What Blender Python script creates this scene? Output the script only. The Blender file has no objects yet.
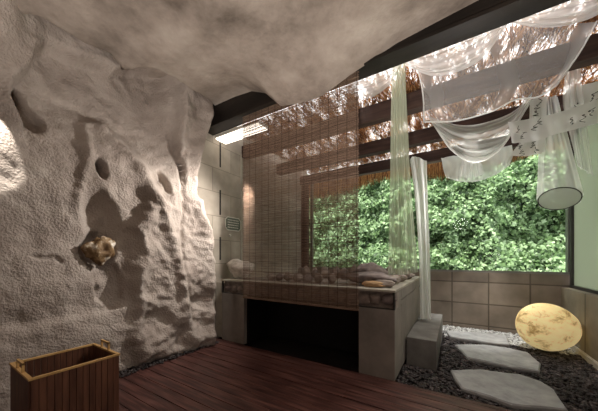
import bpy, bmesh, math, random
import numpy as np
from mathutils import Vector, noise, Matrix

# ------------------------------------------------------------------ camera, world, lights, exposure
sc = bpy.context.scene
COL = sc.collection
F_PX, CX, HY = 253.0, 299.0, 258.0
YAW = math.radians(31.7)
CAM_H = 1.2
cd = bpy.data.cameras.new('camera'); cam = bpy.data.objects.new('camera', cd); COL.objects.link(cam)
cam.location = (0, 0, CAM_H)
cam.rotation_euler = (math.radians(90), 0, YAW)
cd.sensor_width = 36.0; cd.lens = F_PX / 598 * 36.0
cd.shift_y = (HY - 205.5) / 598.0
cd.clip_start = 0.02; cd.clip_end = 200
sc.camera = cam

w = bpy.data.worlds.new('world'); sc.world = w; w.use_nodes = True
bg = w.node_tree.nodes['Background']
bg.inputs[0].default_value = (0.97, 0.97, 1.0, 1); bg.inputs[1].default_value = 3.0

def light(kind, name, loc, energy, color, target=None, size=0.1, **kw):
    ld = bpy.data.lights.new(name, kind); o = bpy.data.objects.new(name, ld); COL.objects.link(o)
    o.location = loc; ld.energy = energy; ld.color = color
    if kind == 'AREA':
        ld.size = size
        if 'size_y' in kw: ld.shape = 'RECTANGLE'; ld.size_y = kw['size_y']
    elif kind == 'SPOT':
        ld.spot_size = math.radians(kw.get('cone', 60)); ld.spot_blend = kw.get('blend', 0.5); ld.shadow_soft_size = size
    elif kind == 'POINT': ld.shadow_soft_size = size
    elif kind == 'SUN': ld.angle = size
    if target is not None:
        d = Vector(target) - Vector(loc); o.rotation_euler = d.to_track_quat('-Z', 'Y').to_euler()
    return o
light('SUN', 'sun', (0, 0, 12), 6.0, (1.0, 0.95, 0.84), target=(0.6, 3.4, 1.0), size=0.12)
# spot on the cave ceiling, out of frame to the left: rakes the plaster wall
light('SPOT', 'wall_spot', (-2.5, 0.16, 2.95), 190, (1.0, 0.95, 0.88), target=(-2.95, 0.38, 2.13), size=0.01, cone=16, blend=0.25)
# unseen lamps added to brighten room, ceiling, wall column, deck and veranda
light('POINT', 'room_fill', (1.2, -1.1, 1.2), 19, (1.0, 0.90, 0.84), size=0.25)  # added fill behind the camera
light('SPOT', 'ceiling_fill', (-0.15, 0.1, 0.2), 310, (1.0, 0.92, 0.86), target=(-0.8, 0.95, 3.1), size=0.12, cone=88, blend=0.55)  # unseen spot added to lift the ceiling
light('SPOT', 'column_fill', (-2.12, 2.36, 2.15), 80, (1.0, 0.94, 0.89), target=(-3.0, 1.85, 1.6), size=0.02, cone=135, blend=0.9)  # added without a fixture, for the raking light on the wall column
light('SPOT', 'deck_spot', (0.6, 2.3, 3.0), 60, (1.0, 0.93, 0.86), target=(-1.2, 1.9, 0), size=0.1, cone=85, blend=0.9)
light('POINT', 'veranda_fill', (0.1, 3.7, 2.0), 20, (1.0, 0.96, 0.92), size=0.15)  # added to whiten the lace and sheers, no fixture there
light('SPOT', 'step_spot', (0.85, 4.75, 2.85), 170, (1.0, 0.98, 0.95), target=(0.25, 4.85, 0), size=0.05, cone=38, blend=0.6)  # unseen, added to brighten the far stone and white gravel

sc.view_settings.view_transform = 'Standard'; sc.view_settings.look = 'None'
sc.view_settings.gamma = 1.0; sc.view_settings.use_curve_mapping = False
sc.view_settings.exposure = 0.55
sc.cycles.use_denoising = True
sc.cycles.max_bounces = 10; sc.cycles.transparent_max_bounces = 40
sc.cycles.sample_clamp_indirect = 6

R = random.Random(7)

# ------------------------------------------------------------------ helpers
CY_, SY_ = math.cos(YAW), math.sin(YAW)
def ray(u, v):
    t = u - CX; return Vector((-SY_*F_PX + CY_*t, CY_*F_PX + SY_*t, HY - v))
def at(u, v, Y):                       # point of the place seen at (u, v) at depth Y
    d = ray(u, v); return Vector((0, 0, CAM_H)) + d * (Y / d.y)
def onfloor(u, v, z=0.0):
    d = ray(u, v); return Vector((0, 0, CAM_H)) + d * ((z - CAM_H) / d.z)
def onwall(u, v, X=-2.97):
    d = ray(u, v); s = X / d.x; return (d.y*s, CAM_H + d.z*s)

def setp(o, label=None, cat=None, group=None, kind=None):
    if label: o['label'] = label
    if cat: o['category'] = cat
    if group: o['group'] = group
    if kind: o['kind'] = kind
    return o
def link(name, me, m=None, parent=None):
    o = bpy.data.objects.new(name, me); COL.objects.link(o)
    if m is not None: me.materials.append(m)
    if parent is not None: o.parent = parent
    return o
def empty(name, loc, label, cat, group=None, rz=0):
    o = bpy.data.objects.new(name, None); COL.objects.link(o); o.location = loc; o.rotation_euler = (0, 0, rz)
    o.empty_display_size = 0.1
    return setp(o, label, cat, group)
def mesh(name, verts, faces, m=None, parent=None, smooth=False):
    me = bpy.data.meshes.new(name); me.from_pydata([tuple(v) for v in verts], [], faces); me.update()
    if smooth: me.polygons.foreach_set('use_smooth', [True]*len(me.polygons))
    return link(name, me, m, parent)
def tris_mesh(name, co, idx, m, parent=None, smooth=False, npoly=3):
    me = bpy.data.meshes.new(name); n = len(idx)
    me.vertices.add(len(co)); me.vertices.foreach_set('co', np.asarray(co, dtype=np.float32).ravel())
    me.loops.add(n*npoly); me.loops.foreach_set('vertex_index', np.asarray(idx, dtype=np.int32).ravel())
    me.polygons.add(n); me.polygons.foreach_set('loop_start', np.arange(0, n*npoly, npoly, dtype=np.int32))
    me.polygons.foreach_set('loop_total', np.full(n, npoly, dtype=np.int32))
    if smooth: me.polygons.foreach_set('use_smooth', np.ones(n, dtype=bool))
    me.update(calc_edges=True); me.validate()
    return link(name, me, m, parent)
class MB:                              # collects boxes and tubes into one bmesh
    def __init__(s): s.bm = bmesh.new()
    def box(s, x0, x1, y0, y1, z0, z1, M=None):
        v = [s.bm.verts.new(p) for p in ((x0,y0,z0),(x1,y0,z0),(x1,y1,z0),(x0,y1,z0),(x0,y0,z1),(x1,y0,z1),(x1,y1,z1),(x0,y1,z1))]
        if M is not None:
            for q in v: q.co = M @ q.co
        for f in ((3,2,1,0),(4,5,6,7),(0,1,5,4),(1,2,6,5),(2,3,7,6),(3,0,4,7)): s.bm.faces.new([v[i] for i in f])
        return s
    def tube(s, pts, r, n=8, flat=1.0):
        pts = [Vector(p) for p in pts]; rings = []
        for i, p in enumerate(pts):
            d = (pts[min(i+1, len(pts)-1)] - pts[max(i-1, 0)]).normalized()
            a = d.cross(Vector((0, 0, 1)) if abs(d.z) < 0.9 else Vector((1, 0, 0))).normalized(); b = d.cross(a)
            rr = r[i] if isinstance(r, (list, tuple)) else r
            rings.append([s.bm.verts.new(p + a*rr*math.cos(k*2*math.pi/n) + b*rr*flat*math.sin(k*2*math.pi/n)) for k in range(n)])
        for A, B in zip(rings, rings[1:]):
            for k in range(n): s.bm.faces.new((A[k], A[(k+1) % n], B[(k+1) % n], B[k]))
        s.bm.faces.new(rings[0][::-1]); s.bm.faces.new(rings[-1]); return s
    def build(s, name, m, parent=None, bevel=0.0, smooth=False):
        if bevel > 0: bmesh.ops.bevel(s.bm, geom=s.bm.edges[:], offset=bevel, segments=2, affect='EDGES', profile=0.6)
        bmesh.ops.recalc_face_normals(s.bm, faces=s.bm.faces[:])
        me = bpy.data.meshes.new(name); s.bm.to_mesh(me); s.bm.free()
        if smooth: me.polygons.foreach_set('use_smooth', [True]*len(me.polygons))
        return link(name, me, m, parent)
def fbm(x, y, z, sc_=1.0, o=4): return noise.fractal(Vector((x*sc_, y*sc_, z*sc_)), 0.7, 2.1, o)
def sstep(a, b, x):
    t = min(1, max(0, (x-a)/(b-a))); return t*t*(3-2*t)
def interp(x, pts):
    return float(np.interp(x, [p[0] for p in pts], [p[1] for p in pts]))

# ------------------------------------------------------------------ materials
def nodes(name):
    m = bpy.data.materials.new(name); m.use_nodes = True; nt = m.node_tree
    return m, nt, nt.nodes['Principled BSDF']
def rgb(h):
    c = [int(h[i:i+2], 16)/255 for i in (0, 2, 4)]
    return tuple(((x+0.055)/1.055)**2.4 if x > 0.04045 else x/12.92 for x in c) + (1,)
def pmat(name, cols, scale=3.0, rough=0.8, bump=0.3, bscale=30.0, stretch=(1,1,1), bdist=0.01, detail=6, spec=0.3, fine=None, metallic=0, spread=(0.3, 0.7)):
    m, nt, b = nodes(name); N, L = nt.nodes, nt.links
    tc = N.new('ShaderNodeTexCoord'); mp = N.new('ShaderNodeMapping'); mp.inputs['Scale'].default_value = stretch
    L.new(tc.outputs['Object'], mp.inputs[0])
    n1 = N.new('ShaderNodeTexNoise'); n1.inputs['Scale'].default_value = scale; n1.inputs['Detail'].default_value = detail
    n1.inputs['Roughness'].default_value = 0.62
    L.new(mp.outputs[0], n1.inputs['Vector'])
    cr = N.new('ShaderNodeValToRGB'); els = cr.color_ramp.elements
    k = len(cols)
    for i, c in enumerate(cols):
        p = spread[0] + (spread[1]-spread[0])*i/max(1, k-1)
        e = els[i] if i < 2 else els.new(p)
        e.position = p; e.color = rgb(c)
    L.new(n1.outputs['Fac'], cr.inputs[0]); L.new(cr.outputs[0], b.inputs['Base Color'])
    b.inputs['Roughness'].default_value = rough; b.inputs['Specular IOR Level'].default_value = spec
    b.inputs['Metallic'].default_value = metallic
    if bump:
        n2 = N.new('ShaderNodeTexNoise'); n2.inputs['Scale'].default_value = bscale; n2.inputs['Detail'].default_value = 5
        L.new(mp.outputs[0], n2.inputs['Vector'])
        bp = N.new('ShaderNodeBump'); bp.inputs['Strength'].default_value = bump; bp.inputs['Distance'].default_value = bdist
        L.new(n2.outputs['Fac'], bp.inputs['Height']); L.new(bp.outputs[0], b.inputs['Normal'])
    return m
M = {}
M['plaster'] = pmat('cave_plaster', ['8d8178', 'a89c92', 'b5aaa0'], scale=2.2, rough=0.95, bump=0.75, bscale=55, bdist=0.022, spec=0.1)
M['ceiling'] = pmat('ceiling_plaster', ['665c53', '988c81', 'b5aa9e'], scale=1.6, rough=0.95, bump=0.7, bscale=14, bdist=0.02, spec=0.1, detail=9)
M['deckwood'] = pmat('deck_wood', ['2b1a18', '50332e', '755048'], scale=3.5, rough=0.38, bump=0.25, bscale=12, stretch=(0.7, 9, 4), bdist=0.006, spec=0.4)
M['concrete'] = pmat('smooth_concrete', ['6e675f', '807870', '8e867c'], scale=2.5, rough=0.75, bump=0.15, bscale=40, bdist=0.004)
M['darkstone'] = pmat('step_stone', ['5b5751', '6f6b66', '7d7974'], scale=5, rough=0.8, bump=0.4, bscale=60, bdist=0.004)
M['rimstone'] = pmat('rim_concrete', ['8c857a', 'a39c8f', 'b0a99c'], scale=4, rough=0.7, bump=0.2, bscale=40, bdist=0.004)
M['void'] = pmat('shade_black', ['0b0a09', '14110f'], rough=0.7, bump=0.05)  # black that stands in for shade inside openings and slits
M['steel'] = pmat('black_steel', ['14110f', '221d19', '2e2722'], scale=3, rough=0.5, bump=0.15, bscale=30, stretch=(0.5, 3, 3), bdist=0.003)
M['beamwood'] = pmat('dark_beam_wood', ['2a1d19', '3d2c26', '4d3a32'], scale=3, rough=0.7, bump=0.3, bscale=20, stretch=(0.6, 6, 6), bdist=0.004)
M['basket'] = pmat('basket_wood', ['3f271d', '5f3e2f', '77503d'], scale=3.5, rough=0.5, bump=0.3, bscale=16, stretch=(5, 5, 0.6), bdist=0.004)
M['rim'] = pmat('pale_rim_wood', ['b08a55', 'd0a970'], scale=6, rough=0.5, bump=0.1)
M['slate'] = pmat('slate', ['807f7e', '999896', 'aba9a7'], scale=6, rough=0.7, bump=0.5, bscale=22, bdist=0.008)
M['pebble_dark'] = pmat('dark_pebbles', ['1d1a1a', '3d3635', '6d625e'], scale=14, rough=0.55, bump=0.1, spread=(0.35, 0.72))
M['pebble_white'] = pmat('white_pebbles', ['8c8c8a', 'c9c9c6', 'efefec'], scale=20, rough=0.6, bump=0.1)
M['soil'] = pmat('soil', ['141110', '241e1c'], scale=9, rough=0.9, bump=0.4)
M['rock'] = pmat('brown_rock', ['655952', '8c8077', 'a69a90'], scale=6, rough=0.8, bump=0.6, bscale=18, bdist=0.02)
M['rock_tan'] = pmat('tan_rock', ['8a6a4c', 'b08d68', 'c9ab84'], scale=6, rough=0.8, bump=0.4, bscale=18, bdist=0.02)
M['rock_purple'] = pmat('flat_purple_rock', ['5e5452', '7f7470', '998d88'], scale=6, rough=0.75, bump=0.4, bscale=18, bdist=0.02)
M['rock_white'] = pmat('white_rock', ['a59c92', 'd0c8be', 'e6dfd6'], scale=7, rough=0.85, bump=0.9, bscale=22, bdist=0.02)
M['quartz'] = pmat('brown_quartz_rock', ['3e2c1c', '6f5538', '8d7352', 'e8dfcf'], scale=8, rough=0.6, bump=0.8, bscale=14, bdist=0.03, spread=(0.3, 0.66))
M['slat'] = pmat('bamboo_slats', ['4d3b30', '7d6554', 'a58d79'], scale=5, rough=0.7, bump=0, stretch=(1.2, 1, 60), spread=(0.3, 0.7))
M['cord'] = pmat('blind_cord', ['231814', '33241f'], rough=0.9, bump=0)
M['sill'] = pmat('aluminium_frame', ['6b6a64', '85847d'], rough=0.4, bump=0, metallic=0.6)
M['darkframe'] = pmat('dark_frame', ['2b2926', '3c3935'], rough=0.5, bump=0)
M['plate'] = pmat('plate_green', ['4c5146', '5f6457'], scale=12, rough=0.5, bump=0.1)
M['ink'] = pmat('black_ink', ['0a0a0c', '15151a'], rough=0.6, bump=0)
M['pale'] = pmat('pale_paint', ['b9b4a8', 'c9c4b8'], rough=0.6, bump=0)
M['whitewash'] = pmat('side_plaster', ['9b8f80', 'b1a594'], scale=3, rough=0.9, bump=0.3)

def brickmat(name, c1, c2, mort, bw, bh, axis='YZ', ms=0.008, off=0.5, rough=0.8, shift=(0, 0)):
    m, nt, b = nodes(name); N, L = nt.nodes, nt.links
    tc = N.new('ShaderNodeTexCoord'); sp = N.new('ShaderNodeSeparateXYZ'); cb = N.new('ShaderNodeCombineXYZ')
    L.new(tc.outputs['Object'], sp.inputs[0])
    L.new(sp.outputs[axis[0]], cb.inputs[0]); L.new(sp.outputs[axis[1]], cb.inputs[1])
    br = N.new('ShaderNodeTexBrick'); br.offset = off; br.inputs['Scale'].default_value = 1.0
    br.inputs['Brick Width'].default_value = bw; br.inputs['Row Height'].default_value = bh
    br.inputs['Mortar Size'].default_value = ms; br.inputs['Mortar Smooth'].default_value = 0.3
    br.inputs['Color1'].default_value = rgb(c1); br.inputs['Color2'].default_value = rgb(c2); br.inputs['Mortar'].default_value = rgb(mort)
    mq = N.new('ShaderNodeMapping'); mq.inputs['Location'].default_value = (shift[0], shift[1], 0); L.new(cb.outputs[0], mq.inputs[0]); L.new(mq.outputs[0], br.inputs['Vector'])
    n1 = N.new('ShaderNodeTexNoise'); n1.inputs['Scale'].default_value = 3; n1.inputs['Detail'].default_value = 6
    L.new(tc.outputs['Object'], n1.inputs['Vector'])
    mx = N.new('ShaderNodeMix'); mx.data_type = 'RGBA'; mx.blend_type = 'MULTIPLY'; mx.inputs['Factor'].default_value = 0.75
    cr = N.new('ShaderNodeValToRGB'); cr.color_ramp.elements[0].position = 0.3; cr.color_ramp.elements[1].position = 0.75
    cr.color_ramp.elements[0].color = (0.45, 0.43, 0.4, 1); cr.color_ramp.elements[1].color = (1.1, 1.08, 1.05, 1)
    L.new(n1.outputs['Fac'], cr.inputs[0]); L.new(br.outputs['Color'], mx.inputs[6]); L.new(cr.outputs[0], mx.inputs[7])
    L.new(mx.outputs[2], b.inputs['Base Color'])
    bp = N.new('ShaderNodeBump'); bp.inputs['Strength'].default_value = 0.4; bp.inputs['Distance'].default_value = 0.01; bp.invert = True
    L.new(br.outputs['Fac'], bp.inputs['Height']); L.new(bp.outputs[0], b.inputs['Normal'])
    b.inputs['Roughness'].default_value = rough; b.inputs['Specular IOR Level'].default_value = 0.3
    return m
M['block'] = brickmat('pale_block', 'b3aa9d', 'a1988c', '8b8277', 0.74, 0.37, ms=0.006)
M['lowwall'] = brickmat('dark_block', '978b7f', '7d7369', '685f55', 0.53, 0.37, axis='XZ', ms=0.012, off=0.0, shift=(0.05, -0.04))
M['rightwall'] = brickmat('right_block', '8f8776', '857c6c', '4c463d', 0.9, 0.9, ms=0.012, off=0.0)

def sheer(name, col, base, gain, warm=None):
    m = bpy.data.materials.new(name); m.use_nodes = True; nt = m.node_tree; N, L = nt.nodes, nt.links
    N.remove(N['Principled BSDF']); out = N['Material Output']
    tr = N.new('ShaderNodeBsdfTransparent'); df = N.new('ShaderNodeBsdfDiffuse'); tl = N.new('ShaderNodeBsdfTranslucent')
    df.inputs[0].default_value = rgb(col); tl.inputs[0].default_value = rgb(col)
    a = N.new('ShaderNodeMixShader'); a.inputs[0].default_value = 0.5; L.new(df.outputs[0], a.inputs[1]); L.new(tl.outputs[0], a.inputs[2])
    lw = N.new('ShaderNodeLayerWeight'); lw.inputs[0].default_value = 0.45
    ma = N.new('ShaderNodeMath'); ma.operation = 'MULTIPLY_ADD'; ma.use_clamp = True
    ma.inputs[1].default_value = gain; ma.inputs[2].default_value = base; L.new(lw.outputs['Facing'], ma.inputs[0])
    b = N.new('ShaderNodeMixShader'); L.new(ma.outputs[0], b.inputs[0]); L.new(tr.outputs[0], b.inputs[1]); L.new(a.outputs[0], b.inputs[2])
    L.new(b.outputs[0], out.inputs[0]); return m
M['sheer'] = sheer('white_sheer', 'f6f4f2', 0.25, 0.5)
M['sheer_thin'] = sheer('thin_sheer', 'f4f5f0', 0.36, 0.5)
M['sheer_thick'] = sheer('gathered_sheer', 'f8f7f5', 0.55, 0.42)
M['sheer_green'] = sheer('greenish_sheer', 'e3ead2', 0.45, 0.4)
M['lace'] = sheer('lace', 'fdfdfb', 0.9, 0.2)
M['paper'] = sheer('thin_white_cloth', 'f4f2f2', 0.78, 0.2)
M['hoopcloth'] = sheer('grey_hoop_cloth', 'c3c8bd', 0.85, 0.1)
M['roofsheet'] = sheer('milky_roof_sheet', 'f4f4f4', 0.55, 0.0)
M['frost'] = sheer('frosted_green_glass', '959d86', 0.80, 0.0)
M['foliage_back'] = pmat('dark_undergrowth', ['16240f', '22351a'], scale=4, rough=0.9, bump=0.5)  # dark green base behind the leaves

def leafmat(name, cols, trans, rnd=True, rough=0.5):
    m = bpy.data.materials.new(name); m.use_nodes = True; nt = m.node_tree; N, L = nt.nodes, nt.links
    pb = N['Principled BSDF']; out = N['Material Output']
    g = N.new('ShaderNodeNewGeometry'); cr = N.new('ShaderNodeValToRGB')
    for i, c in enumerate(cols):
        p = i/(len(cols)-1); e = cr.color_ramp.elements[i] if i < 2 else cr.color_ramp.elements.new(p)
        e.position = p; e.color = rgb(c)
    L.new(g.outputs['Random Per Island'], cr.inputs[0]); L.new(cr.outputs[0], pb.inputs['Base Color'])
    pb.inputs['Roughness'].default_value = rough
    tl = N.new('ShaderNodeBsdfTranslucent'); L.new(cr.outputs[0], tl.inputs[0])
    mx = N.new('ShaderNodeMixShader'); mx.inputs[0].default_value = trans
    L.new(pb.outputs[0], mx.inputs[1]); L.new(tl.outputs[0], mx.inputs[2]); L.new(mx.outputs[0], out.inputs[0]); return m
M['leaf'] = leafmat('ivy_leaf', ['33492a', '506a3e', '7b9663', 'aec49a'], 0.35)
M['straw'] = leafmat('straw', ['3a2010', '74462a', 'a8713f', 'd3a066'], 0.3, rough=0.8)

def emis(name, col, s):
    m = bpy.data.materials.new(name); m.use_nodes = True; b = m.node_tree.nodes['Principled BSDF']
    b.inputs['Base Color'].default_value = rgb(col); b.inputs['Emission Color'].default_value = rgb(col); b.inputs['Emission Strength'].default_value = s
    return m
M['tube_light'] = emis('light_diffuser', 'fff4e6', 2.2)
M['strip_glow'] = emis('strip_glow', 'fff6ec', 0.8)

def glassmat(name, col, mixf=0.06):
    m = bpy.data.materials.new(name); m.use_nodes = True; nt = m.node_tree; N, L = nt.nodes, nt.links
    N.remove(N['Principled BSDF']); tr = N.new('ShaderNodeBsdfTransparent'); tr.inputs[0].default_value = col
    gl = N.new('ShaderNodeBsdfGlossy'); gl.inputs['Roughness'].default_value = 0.03
    mx = N.new('ShaderNodeMixShader'); mx.inputs[0].default_value = mixf
    L.new(tr.outputs[0], mx.inputs[1]); L.new(gl.outputs[0], mx.inputs[2]); L.new(mx.outputs[0], N['Material Output'].inputs[0]); return m
M['glass'] = glassmat('window_glass', (0.95, 0.99, 0.96, 1), 0.002)

# egg lamp: marbled paper skin, glowing from inside
m, nt, b = nodes('lamp_skin'); N, L = nt.nodes, nt.links
tc = N.new('ShaderNodeTexCoord'); wv = N.new('ShaderNodeTexNoise'); wv.inputs['Scale'].default_value = 4.5; wv.inputs['Detail'].default_value = 8; wv.inputs['Distortion'].default_value = 0.3; wv.inputs['Roughness'].default_value = 0.7
mp = N.new('ShaderNodeMapping'); mp.inputs['Scale'].default_value = (1.2, 1.2, 1.8); mp.inputs['Rotation'].default_value = (0.3, 0.25, 0)
L.new(tc.outputs['Object'], mp.inputs[0]); L.new(mp.outputs[0], wv.inputs['Vector'])
cr = N.new('ShaderNodeValToRGB'); e = cr.color_ramp.elements; e[0].position = 0.37; e[0].color = rgb('a37f48'); e[1].position = 0.50; e[1].color = rgb('ecd194')
x = e.new(0.7); x.color = rgb('f6dca2')
L.new(wv.outputs['Fac'], cr.inputs[0]); L.new(cr.outputs[0], b.inputs['Base Color']); L.new(cr.outputs[0], b.inputs['Emission Color'])
b.inputs['Emission Strength'].default_value = 0.32; b.inputs['Roughness'].default_value = 0.6
M['egg'] = m

# ------------------------------------------------------------------ structure: floor
XL, XR = -3.15, 1.36          # block wall plane, right wall plane
YD, YW = 2.58, 5.33           # deck edge, window wall
mb = MB(); rr = random.Random(3); y = -1.6; pw = 0.118
while y < YD - 0.02:
    y1 = min(y + pw, YD); xs = [-3.3]
    while xs[-1] < 2.0: xs.append(min(2.0, xs[-1] + rr.uniform(1.5, 2.6)))
    for a, b2 in zip(xs, xs[1:]):
        dz = rr.uniform(-0.0015, 0.0015); mb.box(a+0.001, b2-0.001, y+0.003, y1-0.003, -0.03, dz)
    y = y1
fl = mb.build('floor', M['deckwood'], bevel=0.0015); setp(fl, kind='structure')
mb = MB(); mb.box(-3.6, 2.2, -1.7, YD, -0.12, -0.031); setp(mb.build('floor_base', M['soil']), kind='structure')
mb = MB(); mb.box(-3.6, 2.0, YD, YW+0.1, -0.2, -0.045); setp(mb.build('floor_veranda_ground', M['soil']), kind='structure')

# ------------------------------------------------------------------ structure: cave wall on the left
def W(pts): return [onwall(u, v) for u, v in pts]
def seg_dist(p, poly):
    best = 9
    for (x0, y0), (x1, y1) in zip(poly, poly[1:]):
        dx, dy = x1-x0, y1-y0; l = dx*dx+dy*dy
        t = min(1, max(0, ((p[0]-x0)*dx+(p[1]-y0)*dy)/l)); best = min(best, math.hypot(p[0]-x0-t*dx, p[1]-y0-t*dy))
    return best
def inside(p, poly):
    c = False; j = len(poly)-1
    for i in range(len(poly)):
        if (poly[i][1] > p[1]) != (poly[j][1] > p[1]) and p[0] < (poly[j][0]-poly[i][0])*(p[1]-poly[i][1])/(poly[j][1]-poly[i][1]) + poly[i][0]: c = not c
        j = i
    return c
def blob(Y, z, c, ry, rz, rot=0):
    a, b = Y-c[0], z-c[1]; ca, sa = math.cos(rot), math.sin(rot); a, b = a*ca+b*sa, -a*sa+b*ca
    return math.exp(-((a/ry)**2 + (b/rz)**2))
def pit(Y, z, c, ry, rz, rot=0, edge=0.35):    # flat-bottomed hole
    a, b = Y-c[0], z-c[1]; ca, sa = math.cos(rot), math.sin(rot); a, b = a*ca+b*sa, -a*sa+b*ca
    q = math.sqrt((a/ry)**2 + (b/rz)**2); return 1 - sstep(1-edge, 1+edge, q)
r_col = W([(207, 118), (201, 140), (194, 175), (193, 205), (203, 240), (205, 300), (207, 340)])
r_left = W([(176, 85), (180, 120), (182, 150), (184, 185), (186, 215)])
r_diag = W([(112, 120), (122, 135), (140, 160), (150, 190), (160, 215), (172, 250), (178, 290), (184, 325), (190, 340)])
r_diag2 = W([(150, 195), (140, 230), (136, 270), (134, 320), (140, 355)])
r_brow = W([(78, 200), (92, 150), (94, 118), (104, 113), (115, 122)])
crack = W([(33, 256), (45, 258), (56, 257), (62, 262)])
crack2 = W([(186, 150), (182, 180), (180, 215), (178, 250), (183, 290), (190, 320)])
c_low = W([(-30, 345), (0, 331), (40, 325), (70, 318), (110, 311), (128, 305)])
p_step = W([(122, 225), (128, 250), (125, 285), (128, 320), (126, 350), (132, 372), (215, 352), (215, 225), (200, 190), (160, 190), (140, 200)])
p_niche_low = W([(90, 268), (118, 262), (124, 275), (126, 300), (112, 312), (96, 300)])
recess_top = W([(22, 120), (14, 98), (12, 84), (20, 70), (30, 60), (37, 42), (50, 34), (62, 36), (85, 48), (110, 55), (122, 62), (140, 58), (172, 66), (180, 85), (183, 120), (185, 160)])
recess = recess_top + W([(180, 230), (110, 230), (40, 230)])
pocket = W([(9, 92), (13, 76), (22, 68), (29, 84), (38, 102), (53, 118), (50, 129), (38, 132), (24, 122), (14, 106)])
Yend_pts = [(0.0, 2.46), (0.5, 2.40), (1.24, 2.43), (1.62, 2.39), (1.98, 2.21), (2.27, 2.18), (2.57, 2.27), (3.17, 2.39), (3.5, 2.42)]
def wall_x(Y, z):
    p = (Y, z); d = 0.0
    d += 0.05*fbm(Y, z, 0, 1.1, 4) + 0.022*fbm(Y, z, 4, 3.8, 4)
    d += 0.10*math.exp(-(seg_dist(p, r_col)/0.10)**2)
    d += 0.035*math.exp(-(seg_dist(p, r_left)/0.08)**2)
    d += 0.07*math.exp(-(seg_dist(p, r_diag)/0.075)**2)
    d += 0.05*math.exp(-(seg_dist(p, r_diag2)/0.10)**2)
    d += 0.035*math.exp(-(seg_dist(p, r_brow)/0.04)**2)
    if inside(p, p_step): d += 0.10*sstep(0, 0.15, max(0, seg_dist(p, p_step + p_step[:1]) + 0.05*fbm(Y, z, 12, 3.5, 3)))*(1 + 0.5*fbm(Y, z, 9, 4, 4))
    c = c_low; dl = seg_dist(p, c)
    zc = interp(Y, sorted(c));
    if Y < 1.45: d += 0.035*sstep(0.03, -0.03, z-zc)*sstep(1.45, 1.2, Y)
    d -= 0.05*math.exp(-(seg_dist(p, crack)/0.012)**2) + 0.04*math.exp(-(seg_dist(p, crack2)/0.02)**2)
    d -= 0.17*pit(Y, z, onwall(101, 250), 0.125, 0.165)                    # niche holding the quartz rock
    d -= 0.15*pit(Y, z, onwall(103, 218), 0.12, 0.22, 0.12, 0.5)           # alcove above it
    if inside(p, p_niche_low): d -= 0.06*sstep(0, 0.03, seg_dist(p, p_niche_low + p_niche_low[:1]))
    d += 0.05*blob(Y, z, onwall(101, 284), 0.045, 0.05)
    d -= 0.15*pit(Y, z, onwall(104, 168), 0.038, 0.085, 0.15)
    d -= 0.13*pit(Y, z, onwall(166, 182), 0.055, 0.13, 0.3)
    d -= 0.06*pit(Y, z, onwall(150, 320), 0.16, 0.10, 0, 0.6)
    d += 0.06*blob(Y, z, onwall(4, 140), 0.10, 0.25) - 0.05*blob(Y, z, onwall(68, 160), 0.22, 0.42)
    d += 0.05*blob(Y, z, onwall(45, 195), 0.16, 0.13)
    if inside(p, recess):
        d -= 0.24*sstep(0, 0.04, seg_dist(p, recess_top))*sstep(2.0, 2.75, z)
    if inside(p, pocket): d -= 0.14*sstep(0, 0.04, seg_dist(p, pocket + pocket[:1]))
    # sweep into the ceiling on the near side, flare of the column at the top
    d += 0.22*sstep(2.55, 3.2, z)*sstep(0.62, 0.42, Y)
    d += 0.14*sstep(2.7, 3.35, z)*sstep(1.72, 2.0, Y)
    d -= 0.08*sstep(2.3, 2.7, z)*sstep(0.6, 0.8, Y)*sstep(1.9, 1.7, Y)
    return -2.99 + d
NY, NZ = 250, 190; vs = []; Y0 = -1.7
for j in range(NZ+1):
    z = -0.04 + 3.62*j/NZ; ye = interp(z, Yend_pts)
    for i in range(NY+1):
        s = i/NY; Y = Y0 + s*(ye+0.03-Y0); X = wall_x(Y, z)
        if s > 0.975: X -= ((s-0.975)/0.025)**2*0.32
        vs.append((X, Y, z))
fs = [(j*(NY+1)+i+1, j*(NY+1)+i, (j+1)*(NY+1)+i, (j+1)*(NY+1)+i+1) for j in range(NZ) for i in range(NY)]
wl = mesh('wall_left', vs, fs, M['plaster'], smooth=True); setp(wl, kind='structure')

# cave ceiling
lip_pts = [(-1.7, -3.2), (0.3, -3.15), (0.5, -2.98), (0.62, -2.84), (0.76, -2.83), (0.93, -2.85), (1.10, -2.79), (1.22, -2.86), (1.26, -2.93), (1.31, -2.72), (1.38, -2.60), (1.62, -2.56), (1.8, -2.60), (2.0, -2.66), (2.3, -2.85), (2.5, -2.95)]
edge_pts = [(-3.4, 3.36), (-2.5, 3.35), (-2.2, 3.32), (-1.98, 3.22), (-1.75, 2.99), (-1.5, 2.94), (-1.2, 2.93), (-0.9, 3.03), (-0.45, 3.15), (0, 3.2), (0.5, 3.25), (2.2, 3.25)]
def ceil_z(X, Y):
    b = 3.12 + 0.03*fbm(X, Y, 2, 0.8, 3) + 0.010*fbm(X, Y, 7, 3, 3)
    b -= 0.05*math.exp(-(((X+1.6)/0.7)**2 + ((Y-1.6)/0.5)**2))
    b -= 0.03*math.exp(-(seg_dist((X, Y), [(-2.75, 1.28), (-2.2, 1.35), (-1.7, 1.3), (-1.2, 1.25)])/0.12)**2)
    k = math.exp(-((2.42-Y)/0.42)**2); b = b*(1-k) + interp(X, edge_pts)*k
    lx = interp(Y, lip_pts); b += 0.36*sstep(0.02, -0.16, X-lx)
    return b
NX, NY2 = 240, 190; vs = []
for j in range(NY2+1):
    Y = -1.7 + (2.425+1.7)*j/NY2
    for i in range(NX+1):
        X = -3.4 + 5.6*(i/NX); vs.append((X, Y, ceil_z(X, Y)))
fs = [(j*(NX+1)+i, j*(NX+1)+i+1, (j+1)*(NX+1)+i+1, (j+1)*(NX+1)+i) for j in range(NY2) for i in range(NX)]
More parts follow.
